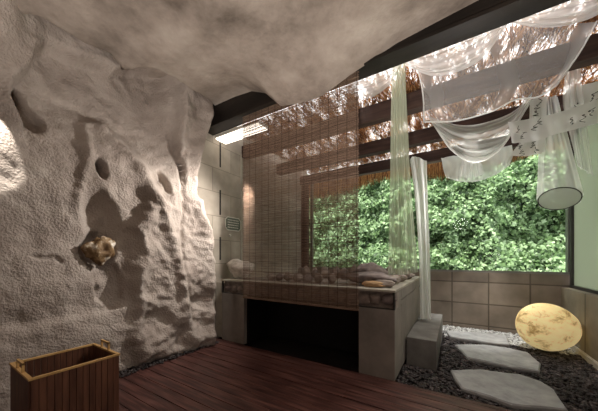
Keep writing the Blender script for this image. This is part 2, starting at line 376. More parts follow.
setp(mesh('ceiling', vs, fs, M['ceiling'], smooth=True), kind='structure')

# the rest of the room shell, behind and beside the camera
mb = MB(); mb.box(-3.5, 2.2, -1.85, -1.7, -0.1, 3.7); setp(mb.build('wall_rear', M['plaster']), kind='structure')
mb = MB(); mb.box(2.0, 2.2, -1.7, 2.6, -0.1, 3.7); setp(mb.build('wall_right', M['plaster']), kind='structure')
mb = MB(); mb.box(1.36, 2.0, 2.42, 2.58, -0.1, 3.07); setp(mb.build('wall_front_return', M['whitewash']), kind='structure')
mb = MB(); mb.box(-3.6, 2.2, -1.85, 2.55, 3.72, 3.85); setp(mb.build('ceiling_roof_slab', M['concrete']), kind='structure')  # unseen slab, added to stop light leaking in above the ceiling

# block wall of the veranda, with its slits
setp(MB().box(XL-0.2, XL, 2.05, YW+0.15, -0.1, 3.7).build('wall_block_side', M['block']), kind='structure')
for k, (z0, z1) in enumerate(((2.63, 3.01), (1.88, 2.27), (1.17, 1.53))):
    setp(MB().box(XL-0.01, XL+0.004, 2.725, 2.75, z0, z1).build('trim_%d' % (k+1), M['void']), kind='structure')  # black strips stand in for the shade inside the slits
setp(MB().box(XL-0.01, XL+0.012, 3.18, 3.20, 0.95, 3.0).build('trim_4', M['rimstone']), kind='structure')
# low window wall
setp(MB().box(XL, 2.0, YW, YW+0.15, -0.1, 0.95).build('wall_window_side', M['lowwall']), kind='structure')
# right low wall
setp(MB().box(XR, XR+0.14, 2.58, YW, -0.1, 0.76).build('wall_right_veranda', M['rightwall'], bevel=0.004), kind='structure')
setp(MB().box(XR-0.035, XR, 2.62, YW-0.02, -0.1, 0.035).build('trim_5', M['pale'], bevel=0.003), kind='structure')
# frames: window_1 at the back, window_2 on the right
w1 = MB().box(XL, 1.50, YW+0.02, YW+0.09, 0.95, 0.985).box(-2.99, -2.93, YW+0.02, YW+0.09, 0.985, 3.0).box(1.43, 1.50, YW-0.02, YW+0.09, 0.985, 3.0).build('window_1', M['sill']); setp(w1, kind='structure')
MB().box(-2.93, 1.43, YW+0.05, YW+0.058, 0.985, 3.0).build('pane', M['glass'], w1)
MB().box(XL, -3.0, YW-0.12, YW, 0.0, 3.0).build('post', M['beamwood'], w1)
w2 = MB().box(1.45, 1.50, 2.58, YW, 0.76, 0.80).box(1.45, 1.50, 2.58, YW, 2.95, 3.0).box(1.44, 1.51, YW-0.10, YW-0.04, 0.8, 2.95).box(1.45, 1.50, 3.2, 3.25, 0.8, 2.95).build('window_2', M['darkframe']); setp(w2, kind='structure')
MB().box(1.47, 1.478, 2.58, YW-0.05, 0.8, 2.95).build('pane', M['frost'], w2)

# ------------------------------------------------------------------ roof: front steel beam, rafters, thatch, fringe
fb = MB().box(-3.4, 2.1, 2.42, 2.58, 3.10, 3.72).box(-3.4, 2.1, 2.40, 2.60, 3.07, 3.10).build('steel_beam', M['steel'], bevel=0.002)
setp(fb, 'black steel beam spanning the opening under the plaster ceiling', 'beam')
beams = []
for yb, txt in ((3.27, 'dark wooden roof beam nearest the black steel beam'), (4.27, 'dark wooden roof beam in the middle under the straw thatch'), (5.2, 'dark wooden roof beam farthest back, above the window')):
    o = MB().box(XL, 1.9, yb-0.065, yb+0.065, 2.94, 3.14).build('roof_beam', M['beamwood'], bevel=0.006)
    setp(o, txt, 'beam', 'roof beams under the thatch')
setp(MB().box(-3.3, 2.0, 2.60, 6.0, 3.40, 3.412).build('ceiling_milky_sheet', M['roofsheet']), kind='structure')
rs = np.random.RandomState(5)
def straws(n, x0, x1, y0, y1, z0, z1, l0, l1, wd, ang=0.5, dirz=0.12):
    m_ = n*3; cx = rs.uniform(x0, x1, m_); cy = rs.uniform(y0, y1, m_)
    kd = np.array([0.5+0.25*noise.noise(Vector((a*3.2, b*1.6, 3)))+0.8*noise.noise(Vector((a*13, b*4, 9))) for a, b in zip(cx, cy)])
    sel = np.argsort(-(kd + rs.uniform(0, 0.9, m_)))[:n]; cx, cy = cx[sel], cy[sel]; cz = rs.uniform(z0, z1, n)
    a = math.pi/2 + rs.normal(0, ang, n); l = rs.uniform(l0, l1, n)/2; dz = rs.normal(0, dirz, n)
    d = np.stack([np.cos(a), np.sin(a), dz], 1)*l[:, None]; s = np.stack([-np.sin(a), np.cos(a), rs.normal(0, .3, n)], 1)*rs.uniform(wd*0.5, wd, n)[:, None]
    c = np.stack([cx, cy, cz], 1)
    co = np.stack([c-d-s, c+d-s*0.4, c+d+s*0.4, c-d+s], 1).reshape(-1, 3); idx = np.arange(n*4).reshape(-1, 4); return co, idx
co, idx = straws(25000, -3.0, 1.85, 2.95, 5.45, 3.20, 3.32, 0.14, 0.38, 0.0052, 0.30, 0.10)
th = tris_mesh('straw_thatch', co, idx, M['straw'], npoly=4); setp(th, 'dry straw thatch laid over the dark roof beams, light glinting through', 'thatch', kind='stuff')
n = 5200; cx = rs.uniform(-3.3, 2.2, n); top = np.full(n, 3.2) + rs.uniform(-.03, .05, n)
ln = (0.30 + 0.10*np.sin(cx*2.1+1) + rs.uniform(-.1, .08, n)) * np.where(cx > 0.2, 0.72, 1.0)
yy = rs.uniform(5.68, 5.9, n); dx = rs.normal(0, .03, n); dy = rs.normal(0.03, .03, n); ww = rs.uniform(.003, .007, n)
co = np.stack([np.stack([cx-ww, yy, top], 1), np.stack([cx+ww, yy, top], 1), np.stack([cx+dx+ww*.4, yy+dy, top-ln], 1), np.stack([cx+dx-ww*.4, yy+dy, top-ln], 1)], 1).reshape(-1, 3)
fr = tris_mesh('straw_fringe', co, np.arange(n*4).reshape(-1, 4), M['straw'], npoly=4); setp(fr, 'ragged fringe of pale straw hanging outside above the window', 'straw fringe', kind='stuff')

# light fitting behind the steel beam
t = empty('strip_light', (-2.62, 2.72, 3.0), 'short white strip light fixed behind the black steel beam', 'lamp')
MB().box(-0.5, 0.36, -0.11, 0.11, 0.03, 0.07).build('housing', M['pale'], t)
MB().box(-0.49, 0.35, -0.10, 0.10, 0.012, 0.03).build('diffuser', M['tube_light'], t)

t = empty('strip_light', (0.0, 2.655, 3.0), 'long thin light strip added out of sight behind the black steel beam', 'lamp')  # hidden from view, added to brighten thatch and swags
MB().box(-2.1, 1.8, -0.045, 0.045, 0.16, 0.19).build('housing', M['pale'], t)
MB().box(-2.09, 1.79, -0.038, 0.038, 0.145, 0.16).build('diffuser', M['strip_glow'], t)

# ------------------------------------------------------------------ ivy bank outside
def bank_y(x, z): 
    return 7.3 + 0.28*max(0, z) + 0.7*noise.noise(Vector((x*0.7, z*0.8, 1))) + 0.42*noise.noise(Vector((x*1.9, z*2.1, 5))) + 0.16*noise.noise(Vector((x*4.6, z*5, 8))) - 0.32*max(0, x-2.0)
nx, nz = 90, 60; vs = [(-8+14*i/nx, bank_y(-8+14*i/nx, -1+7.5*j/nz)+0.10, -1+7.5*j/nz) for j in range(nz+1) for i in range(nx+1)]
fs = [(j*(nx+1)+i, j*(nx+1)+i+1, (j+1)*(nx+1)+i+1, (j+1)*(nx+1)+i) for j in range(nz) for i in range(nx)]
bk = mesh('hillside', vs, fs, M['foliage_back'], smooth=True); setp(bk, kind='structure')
n = 90000; X = rs.uniform(-6.5, 5.0, n); Z = rs.uniform(0.0, 5.4, n)
Yb = np.array([bank_y(a, b) for a, b in zip(X, Z)]) + rs.uniform(-0.16, 0.06, n)
sz = rs.uniform(0.02, 0.068, n)
nrm = np.stack([rs.normal(0, .6, n), -np.ones(n), 0.5+rs.normal(0, .7, n)], 1); nrm /= np.linalg.norm(nrm, axis=1)[:, None]
up = np.stack([rs.normal(0, .6, n), rs.normal(0, .3, n), -np.ones(n)], 1); up -= nrm*(up*nrm).sum(1)[:, None]; up /= np.linalg.norm(up, axis=1)[:, None]
sd = np.cross(nrm, up); c = np.stack([X, Yb, Z], 1); S = sz[:, None]
P = [c - up*S, c - up*S*.2 + sd*S*.85 - nrm*S*.25, c + up*S*.45 + sd*S*.4, c + up*S*1.15, c + up*S*.45 - sd*S*.4, c - up*S*.2 - sd*S*.85 - nrm*S*.25]
co = np.stack(P, 1).reshape(-1, 3); b0 = np.arange(n)*6
idx = np.stack([np.stack([b0, b0+1, b0+2, b0+3], 1), np.stack([b0, b0+3, b0+4, b0+5], 1)], 1).reshape(-1, 4)
iv = tris_mesh('ivy', co, idx, M['leaf'], npoly=4); setp(iv, 'dense green ivy leaves covering the bank outside the window', 'ivy', kind='stuff')

# ------------------------------------------------------------------ gravel
ico = bmesh.new(); bmesh.ops.create_icosphere(ico, subdivisions=1, radius=1); icv = np.array([v.co[:] for v in ico.verts]); icf = np.array([[v.index for v in f.verts] for f in ico.faces]); ico.free()
def pebbles(name, n, poly, z, r0, r1, m, label, ok=None):
    xs, ys = [], []
    x0, x1 = min(p[0] for p in poly), max(p[0] for p in poly); y0, y1 = min(p[1] for p in poly), max(p[1] for p in poly)
    while len(xs) < n:
        a, b = rs.uniform(x0, x1), rs.uniform(y0, y1)
        if inside((a, b), poly) and (ok is None or ok(a, b)): xs.append(a); ys.append(b)
    r = rs.uniform(r0, r1, n); sx, sy, szz = r*rs.uniform(.8, 1.3, n), r*rs.uniform(.7, 1.1, n), r*rs.uniform(.45, .75, n)
    a = rs.uniform(0, 6.28, n); V = icv[None]*np.stack([sx, sy, szz], 1)[:, None]*(1+rs.uniform(-.15, .15, (n, len(icv), 1)))
    ca, sa = np.cos(a)[:, None], np.sin(a)[:, None]
    co = np.stack([V[..., 0]*ca - V[..., 1]*sa + np.array(xs)[:, None], V[..., 0]*sa + V[..., 1]*ca + np.array(ys)[:, None], V[..., 2] + (z + rs.uniform(-.006, .012, n))[:, None]], 2).reshape(-1, 3)
    idx = (icf[None] + (np.arange(n)*len(icv))[:, None, None]).reshape(-1, 3)
    o = tris_mesh(name, co, idx, m, smooth=True); return setp(o, label, 'gravel', kind='stuff')
veranda = [(-0.5, YD+0.01), (XR-0.04, YD+0.01), (XR-0.04, YW-0.01), (-0.5, YW-0.01)]
def white_zone(a, b): return b > 4.62 + 0.10*math.sin(a*5) - 0.25*max(0, a-0.9)
bench_fp = lambda a, b: not (-0.5 < a < -0.15 and 3.12 < b < 4.80)
pebbles('dark_gravel', 6500, veranda, -0.03, 0.012, 0.024, M['pebble_dark'], 'dark brown pebble gravel around the stepping stones', lambda a, b: bench_fp(a, b) and not white_zone(a, b))
pebbles('white_gravel', 2200, veranda, -0.028, 0.010, 0.02, M['pebble_white'], 'white pebble gravel along the foot of the window wall', lambda a, b: bench_fp(a, b) and white_zone(a, b))
pebbles('wall_foot_pebbles', 700, [(-2.98, 0.9), (-2.84, 0.9), (-2.84, 2.45), (-2.98, 2.45)], 0.008, 0.010, 0.02, M['pebble_dark'], 'thin line of dark pebbles along the foot of the plaster wall')

# ------------------------------------------------------------------ stepping stones
def slab(px, z, th, name, label, seed, m):
    pts = [onfloor(u, v, z) for u, v in px]; c = sum(pts, Vector())/len(pts)
    # resample outline with irregular edge
    out = []
    for a, b in zip(pts, pts[1:]+pts[:1]):
        k = max(2, int((b-a).length/0.05))
        for i in range(k): out.append(a.lerp(b, i/k))
    loc = [p - c for p in out]
    loc = [p*(1+0.025*noise.noise(Vector((p.x*9, p.y*9, seed)))) for p in loc]
    bm = bmesh.new(); rings = []
    for sc2, zz in ((0.96, -th), (1.0, -th*0.55), (0.995, -0.012), (0.965, 0.0), (0.6, 0.0), (0.25, 0.0)):
        rings.append([bm.verts.new((p.x*sc2, p.y*sc2, zz + (0.006*noise.noise(Vector((p.x*sc2*7, p.y*sc2*7, seed+3))) if sc2 < 0.99 and zz > -0.005 else 0))) for p in loc])
    n = len(loc)
    for A, B in zip(rings, rings[1:]):
        for i in range(n): bm.faces.new((A[i], A[(i+1) % n], B[(i+1) % n], B[i]))
    bm.faces.new(rings[0][::-1]); bm.faces.new(rings[-1])
    bmesh.ops.recalc_face_normals(bm, faces=bm.faces[:])
    me = bpy.data.meshes.new(name); bm.to_mesh(me); bm.free()
    o = link(name, me, m); o.location = c; return setp(o, label, 'stepping stone', 'stepping stones across the gravel')
slab([(450, 369.5), (480, 369), (520, 374), (542, 381), (554, 389), (568, 409), (545, 407), (512, 404), (490, 396), (460, 387)], 0.02, 0.06, 'stepping_stone', 'largest grey slate stepping stone, nearest the wooden deck', 1, M['slate'])
slab([(455, 344), (483, 344), (510, 348), (528, 352), (541, 363), (539, 370.5), (515, 367), (490, 362), (467, 357)], 0.02, 0.06, 'stepping_stone', 'middle grey slate stepping stone with a ragged left edge', 2, M['slate'])
slab([(446, 330.5), (475, 332), (507, 335.5), (509, 344), (485, 342), (450, 336.5)], 0.02, 0.06, 'stepping_stone', 'narrow pale stepping stone farthest back, in the white gravel', 3, M['slate'])

# ------------------------------------------------------------------ concrete bath surround
YB = 2.58; X0, X1 = XL+0.01, -0.5; YE = 4.78; ZT = 0.885
tb = empty('stone_bath', (-1.8, YB, 0), 'raised concrete bath surround with stone band and black front opening', 'bath')
o_ = Vector((-1.8, YB, 0))
def bx(name, m, *boxes, bevel=0.004, parent=tb, org=o_):
    q = MB()
    for x0, x1, y0, y1, z0, z1 in boxes: q.box(x0-org.x, x1-org.x, y0-org.y, y1-org.y, z0-org.z, z1-org.z)
    return q.build(name, m, parent, bevel=bevel)
bx('pillar', M['concrete'], (-2.93, -2.49, YB, YB+0.06, 0, 0.69))
bx('pillar', M['concrete'], (-0.86, -0.5, YB, YB+0.35, 0, 0.69))
bx('side_panel', M['concrete'], (-0.62, -0.5, YB+0.355, YE, 0, 0.74), (-0.62, -0.497, YB+0.355, YE, 0.748, 0.86), (-0.62, -0.5, YB+0.20, YB+0.36, 0.692, 0.86))
bx('shade_panel', M['void'], (-2.93, -0.62, YB+0.5, YB+0.56, 0, 0.66), (-2.93, -2.47, YB+0.06, YB+0.5, 0, 0.66))  # black sheets standing in for the shade in the bath opening
bx('soffit', M['void'], (-2.93, -0.62, YB+0.06, YB+0.5, 0.665, 0.69))  # underside in the same black, shade put into the colour
bx('rim', M['rimstone'], (-2.93, -0.495, YB-0.01, YB+0.14, 0.862, ZT), (-0.64, -0.495, YB+0.14, YE, 0.862, ZT), bevel=0.003)
bx('deck_slab', M['concrete'], (-2.93, -0.64, YB+0.14, YE, 0.80, 0.868), bevel=0.003)
bx('ledge', M['rimstone'], (XL+0.01, -2.94, YB+0.06, YE, 0, 0.83))
fa = bx('stone_band', M['rock'], (-2.93, -0.5, YB+0.05, YB+0.2, 0.69, 0.86))
bx('band_frame', M['darkframe'], (-2.935, -0.5, YB, YB+0.03, 0.69, 0.70), (-0.515, -0.5, YB, YB+0.03, 0.69, 0.86), (-2.935, -2.92, YB, YB+0.03, 0.69, 0.86), bevel=0)

def rockmesh(name, sx, sy, sz, seed, rough=0.25, sub=4, facet=0):
    bm = bmesh.new(); bmesh.ops.create_icosphere(bm, subdivisions=sub, radius=1)
    for v in bm.verts:
        n1 = noise.noise(v.co*1.1 + Vector((seed*7.1, 0, 0))); n2 = noise.noise(v.co*2.7 + Vector((0, seed*3.3, 0))); n3 = noise.noise(v.co*7 + Vector((0, 0, seed)))
        k = 1 + rough*(n1*1.0 + n2*0.5 + n3*0.18); v.co = Vector((v.co.x*sx*k, v.co.y*sy*k, v.co.z*sz*k))
    me = bpy.data.meshes.new(name); bm.to_mesh(me); bm.free(); me.polygons.foreach_set('use_smooth', [True]*len(me.polygons)); return me
def rock(name, loc, s, seed, m, label, cat='stone', group=None, rz=0, rough=0.3, parent=None, sub=4):
    me = rockmesh(name, *s, seed, rough, sub); o = link(name, me, m, parent); zm = min(v.co.z for v in me.vertices)
    o.location = (loc[0], loc[1], loc[2] - zm) if parent is None else loc; o.rotation_euler = (0, 0, rz)
    if parent is None: setp(o, label, cat, group)
    return o
for k in range(19):
    xx = -2.84 + k*0.126 + R.uniform(-.02, .02)
    rock('band_stone', (xx-o_.x, 0.045, 0.775+R.uniform(-.012, .012)), (R.uniform(.055, .075), 0.035, R.uniform(.045, .068)), k+40, M['rock'] if k % 3 else M['rock_purple'], None, parent=tb, sub=3)
# stones laid on the bath top
g = 'stones on the bath top'
rock('white_boulder', (-2.84, 2.88, ZT-0.006), (0.24, 0.15, 0.14), 3, M['rock_white'], 'rough whitish boulder on the left end of the bath top', 'stone', g, rough=0.35)
def ct(u, v, z=ZT): 
    p = onfloor(u, v, z); return (p.x, p.y, z - 0.006)
rock('flat_stone', (ct(372, 288)[0], 2.76, ZT-0.006), (0.13, 0.065, 0.035), 11, M['rock_tan'], 'small tan flat stone at the front of the bath rim', 'stone', g)
rock('flat_stone', (-0.66, 2.80, ZT-0.006), (0.12, 0.075, 0.042), 12, M['rock'], 'grey brown flat stone on the front right corner of the bath rim', 'stone', g, rz=0.15)
rock('flat_stone', (-0.88, 3.05, ZT-0.006), (0.30, 0.14, 0.075), 13, M['rock_purple'], 'broad flat purplish stone behind the small tan stone', 'stone', g, rz=-0.05, rough=0.2)
rock('flat_stone', (-0.98, 3.42, ZT-0.006), (0.22, 0.13, 0.12), 14, M['rock_purple'], 'lumpy purplish stone behind the broad flat stone', 'stone', g)
lab = ['brown stone on the right rim beside the greenish curtain', 'small dark stone halfway along the right rim', 'small rounded stone on the far end of the right rim']
for k, (xx, yy, s) in enumerate(((-0.66, 3.25, .10), (-0.64, 3.62, .09), (-0.62, 4.1, .10))):
    rock('rim_stone', (xx, yy, ZT-0.006), (s, s*1.2, s*.55), 20+k, M['rock'], lab[k], 'stone', g)
ORD = ['first', 'second', 'third', 'fourth', 'fifth', 'sixth', 'seventh', 'eighth', 'ninth', 'tenth', 'last']
for k in range(22):
    a = k % 11; b = k//11
    if b == 0 and a > 6: continue
    xx = -2.35 + a*0.165 + R.uniform(-.02, .02) + b*0.05; yy = (3.0, 3.75)[b] + R.uniform(-.04, .04); s = R.uniform(.066, .078)
    rock('bath_stone', (xx, yy, 0.862), (s, s*R.uniform(.7, .95), s*R.uniform(.7, .95)*(1+0.8*b)), 60+k, [M['rock'], M['rock_purple'], M['rock']][k % 3], '%s rounded brown stone from the left in the %s row behind the bamboo blind' % (ORD[a], ('front', 'back')[b]), 'stone', 'front row of stones behind the blind' if b == 0 else 'back row of stones behind the blind', rz=R.uniform(0, 3), sub=3)

# concrete step
setp(MB().box(-0.485, -0.175, 3.17, 4.76, -0.05, 0.28).build('concrete_step', M['darkstone'], bevel=0.006), 'grey concrete step block along the right side of the bath', 'step')

# ------------------------------------------------------------------ bamboo blind
bl = empty('bamboo_blind', (-1.605, 2.46, 0.69), 'wide brown bamboo blind hanging from the steel beam in front of the bath', 'blind')
bw, bh = 0.785, 2.38
n = 215; pitch = bh/n; co = []; idx = []
for k in range(n):
    z = k*pitch + R.uniform(-.001, .001); hgt = pitch*R.uniform(.42, .66); seg = 8; b0 = len(co)
    wob = [R.uniform(-.0012, .0012) for _ in range(seg+1)]
    for i in range(seg+1):
        x = -bw + 2*bw*i/seg + (R.uniform(-.006, .006) if i in (0, seg) else 0); zz = z + wob[i] - 0.012*math.sin(math.pi*i/seg)*(1-k/n)
        co += [(x, -0.0015, zz), (x, 0.0015, zz), (x, 0.0015, zz+hgt), (x, -0.0015, zz+hgt)]
    for i in range(seg):
        a = b0+4*i
        for q in range(4): idx.append((a+q, a+(q+1) % 4, a+4+(q+1) % 4, a+4+q))
tris_mesh('slat_mat', np.array(co), np.array(idx), M['slat'], bl, npoly=4)
for k in range(16):
    x = -bw+0.02 + k*(2*bw-0.04)/15
    MB().tube([(x, -0.004, -0.01), (x, -0.004, bh)], 0.0018, 5).build('cord', M['cord'], bl)
MB().box(-bw-0.01, bw+0.01, -0.012, 0.012, bh, bh+0.03).build('head_rail', M['slat'], bl)
MB().box(-bw, bw, -0.006, 0.006, -0.018, 0.0).build('bottom_rail', M['slat'], bl)

# ------------------------------------------------------------------ fabrics
def crv(pts, n):                      # smooth resampling of a polyline of vectors
    pts = [np.array(p, float) for p in pts]
    if len(pts) == 2: return [pts[0]*(1-i/(n-1)) + pts[1]*i/(n-1) for i in range(n)]
    P = [2*pts[0]-pts[1]] + pts + [2*pts[-1]-pts[-2]]; out = []
    for i in range(n):
        t = i/(n-1)*(len(pts)-1); k = min(int(t), len(pts)-2); f = t-k; a, b, c, d = P[k:k+4]
        out.append(0.5*((2*b)+(-a+c)*f+(2*a-5*b+4*c-d)*f*f+(-a+3*b-3*c+d)*f**3))
    return out
def cloth(rows, nu, nv, m, name, folds=6, amp=0.02, fdir='u', seed=0, parent=None, grow=0.6):
    rows3 = [crv([at(*p) for p in r], nu) for r in rows]
    cols = [crv([r[i] for r in rows3], nv) for i in range(nu)]
    vs = []
    for j in range(nv):
        for i in range(nu):
            p = cols[i][j].copy(); s, t = i/(nu-1), j/(nv-1)
            a = s if fdir == 'u' else t; b = t if fdir == 'u' else s
            wv = math.sin(2*math.pi*(folds*a + 0.6*noise.noise(Vector((a*4, b*1.5, seed))))) + 0.5*math.sin(2*math.pi*(folds*1.9*a + seed))
            p[1] += amp*(1-grow+grow*b)*wv; p[0] += 0.35*amp*noise.noise(Vector((a*9, b*2, seed+5)))
            vs.append(tuple(p))
    fs = [(j*nu+i, j*nu+i+1, (j+1)*nu+i+1, (j+1)*nu+i) for j in range(nv-1) for i in range(nu-1)]
    return mesh(name, vs, fs, m, parent, smooth=True)
def hem(rowpts, nu, r, parent, m, name='hem'):
    MB().tube([Vector(p) for p in crv([at(*p) for p in rowpts], nu)], r, 6).build(name, m, parent, smooth=True)

# swag 1 along the beam, swag 2 to the right
c1 = cloth([[(401, 59, 2.62), (430, 50, 2.62), (470, 33, 2.62), (507, 20, 2.62)],
            [(402, 62, 2.66), (432, 66, 2.68), (474, 50, 2.68), (507, 22, 2.64)],
            [(404, 65, 2.70), (436, 76, 2.72), (478, 62, 2.72), (509, 24, 2.64)]], 50, 26, M['sheer_thick'], 'sheer_swag', folds=4, amp=0.018, fdir='v', seed=1)
setp(c1, 'white sheer swag looped under the steel beam, left of the large panel', 'drape', 'sheer swags under the beam')
c2 = cloth([[(507, 19, 2.62), (540, 6, 2.62), (575, -8, 2.62), (625, -26, 2.62)],
            [(508, 21, 2.64), (540, 18, 2.68), (580, 10, 2.68), (625, -10, 2.64)],
            [(509, 23, 2.66), (545, 27, 2.70), (585, 21, 2.70), (628, 0, 2.66)]], 50, 26, M['sheer_thick'], 'sheer_swag', folds=4, amp=0.018, fdir='v', seed=2)
setp(c2, 'white sheer swag at the top right corner under the steel beam', 'drape', 'sheer swags under the beam')
c3 = cloth([[(338, 86, 2.62), (360, 77, 2.62), (385, 68, 2.62), (399, 61, 2.62)],
            [(345, 90, 2.66), (362, 90, 2.68), (385, 79, 2.68), (400, 63, 2.64)],
            [(350, 93, 2.70), (368, 99, 2.72), (390, 85, 2.72), (401, 65, 2.66)]], 40, 20, M['sheer_thin'], 'sheer_swag', folds=3, amp=0.015, fdir='v', seed=3)
setp(c3, 'short sheer swag beside the top right corner of the blind', 'drape', 'sheer swags under the beam')
# large panel between the beam and the first rafter
c4 = cloth([[(418, 70, 2.70), (450, 66, 2.70), (485, 50, 2.70), (512, 24, 2.68), (560, 26, 2.68), (597, 21, 2.68)],
            [(423, 95, 2.85), (455, 96, 2.85), (495, 84, 2.85), (530, 68, 2.85), (560, 62, 2.84), (580, 52, 2.84)],
            [(424, 122, 2.95), (455, 121, 2.98), (490, 112, 2.98), (515, 100, 2.97), (538, 97, 2.95), (556, 86, 2.95)]], 60, 40, M['sheer'], 'sheer_cloth', folds=2.2, amp=0.012, seed=4)
setp(c4, 'large square sheer panel hooked below the swags, bars of thatch showing through', 'drape')
hem([(424, 122, 2.95), (455, 121, 2.98), (490, 112, 2.98), (515, 100, 2.97), (538, 97, 2.95), (556, 86, 2.95)], 40, 0.006, c4, M['sheer_thick'])
hem([(418, 70, 2.70), (423, 95, 2.85), (424, 122, 2.95)], 20, 0.006, c4, M['sheer_thick'])
hem([(597, 21, 2.68), (580, 52, 2.84), (556, 86, 2.95)], 20, 0.006, c4, M['sheer_thick'])
# hammock-like swag behind it
c5 = cloth([[(428, 116, 3.45), (455, 124, 3.6), (480, 124, 3.6), (512, 112, 3.6), (532, 92, 3.45)],
            [(432, 124, 3.5), (456, 142, 3.7), (480, 146, 3.7), (508, 134, 3.7), (531, 98, 3.5)],
            [(436, 128, 3.55), (452, 150, 3.75), (474, 162, 3.75), (500, 149, 3.75), (530, 102, 3.55)]], 60, 34, M['sheer_thin'], 'sheer_swag', folds=4, amp=0.03, fdir='v', seed=5)
setp(c5, 'white sheer hung like a hammock below the middle roof beam', 'drape')
hem([(436, 128, 3.55), (452, 150, 3.75), (474, 162, 3.75), (500, 149, 3.75), (530, 102, 3.55)], 40, 0.01, c5, M['sheer_thick'])
c6 = cloth([[(441, 158, 5.13), (458, 155, 5.13), (478, 152, 5.13), (498, 148, 5.13), (512, 145, 5.13)],
            [(443, 168, 5.0), (460, 166, 5.0), (476, 164, 5.0), (498, 160, 5.0), (513, 155, 5.0)],
            [(446, 177, 5.0), (460, 181, 5.0), (476, 181, 5.0), (496, 174, 5.0), (510, 164, 5.0)]], 60, 24, M['sheer_thick'], 'sheer_valance', folds=5, amp=0.02, seed=6)
setp(c6, 'scalloped sheer valance hanging before the straw fringe at the window', 'drape')
hem([(446, 177, 5.0), (460, 181, 5.0), (476, 181, 5.0), (496, 174, 5.0), (510, 164, 5.0)], 30, 0.008, c6, M['sheer_thick'])
c6b = cloth([[(465, 130, 4.2), (470, 130, 4.2), (476, 129, 4.2)], [(462, 160, 4.65), (470, 160, 4.65), (480, 159, 4.65)], [(458, 176, 4.7), (470, 178, 4.7), (485, 174, 4.7)]], 30, 16, M['sheer_thick'], 'sheer_tail', folds=4, amp=0.02, seed=7)
setp(c6b, 'bunched sheer tail below the hammock-like swag', 'drape')
# tall curtain
c7 = cloth([[(392, 63, 2.66), (398, 61, 2.66), (405, 58, 2.66)], [(391, 110, 2.8), (398, 110, 2.8), (407, 109, 2.8)], [(390, 185, 3.2), (400, 185, 3.2), (411, 184, 3.2)],
            [(388, 275, 3.5), (402, 275, 3.5), (418, 272, 3.5)]], 50, 60, M['sheer_green'], 'sheer_curtain', folds=6, amp=0.022, seed=8)
setp(c7, 'tall greenish sheer curtain falling from the steel beam to the bath stones', 'curtain')
# lace strip
c8 = cloth([[(410, 160, 4.03), (414, 156, 4.03), (427, 161, 4.03)], [(415, 200, 4.03), (420, 200, 4.03), (428, 200, 4.03)], [(419, 260, 4.03), (423, 260, 4.03), (430, 260, 4.03)], [(420, 319, 4.03), (424, 319, 4.03), (431, 319, 4.03)]], 24, 60, M['lace'], 'lace_panel', folds=2.5, amp=0.018, seed=9, grow=0)
setp(c8, 'narrow white lace panel hanging down to the concrete step', 'curtain')

# calligraphy cloths: brush marks are ribbons lying on the cloth
def marks(parent, spots, size, Y, seed):
    rr = random.Random(seed)
    for (u, v) in spots:
        c = at(u, v, Y-0.02); q = MB()
        n_ = rr.randint(5, 7); pts = []
        for k in range(n_):
            pts.append(c + Vector((((-1)**k)*size*rr.uniform(-.1, .45), 0, size*(0.5 - k/(n_-1)) + size*rr.uniform(-.16, .16))))
        pts = [Vector(x) for x in crv(pts, 26)]; w0 = size*rr.uniform(.06, .09)
        q.tube(pts, [w0*(0.45+0.55*abs(math.sin(i*0.9+size*50))) for i in range(26)], 5, flat=0.6)
        q.build('brush_character', M['ink'], parent)
b1 = cloth([[(508, 122, 3.6), (530, 119, 3.6), (560, 112, 3.6), (604, 97, 3.6)], [(510, 132, 3.6), (532, 131, 3.6), (560, 122, 3.6), (604, 112, 3.6)], [(512, 143, 3.6), (535, 141, 3.6), (560, 133, 3.6), (604, 122, 3.6)]], 40, 14, M['paper'], 'calligraphy_banner', folds=3, amp=0.008, seed=10)
setp(b1, 'crosswise white banner with black brush calligraphy below the thatch', 'banner', 'calligraphy banners')
marks(b1, [(517, 130), (524, 135), (535, 128), (541, 122), (572, 122), (584, 118), (592, 112)], 0.07, 3.58, 1)
b2 = cloth([[(530, 100, 3.68), (537, 98, 3.68), (547, 96, 3.68)], [(527, 130, 3.68), (536, 129, 3.68), (546, 128, 3.68)], [(510, 156, 3.68), (528, 156, 3.68), (545, 152, 3.68)]], 20, 24, M['paper'], 'calligraphy_banner', folds=1.5, amp=0.01, seed=11)
setp(b2, 'upright white banner with a column of black brush calligraphy left of the hoop', 'banner', 'calligraphy banners')
marks(b2, [(539, 101), (537, 108), (536, 114), (520, 147), (522, 153), (533, 145), (536, 150)], 0.065, 3.66, 2)
b3 = cloth([[(566, 90, 3.72), (580, 86, 3.72), (604, 79, 3.72)], [(565, 103, 3.72), (580, 100, 3.72), (604, 94, 3.72)], [(564, 118, 3.72), (580, 114, 3.72), (604, 108, 3.72)]], 20, 14, M['paper'], 'calligraphy_banner', folds=1.5, amp=0.01, seed=12)
setp(b3, 'white calligraphy banner at the right edge, above the crosswise one', 'banner', 'calligraphy banners')
marks(b3, [(576, 91), (578, 98), (577, 105), (596, 103), (594, 97)], 0.075, 3.68, 3)

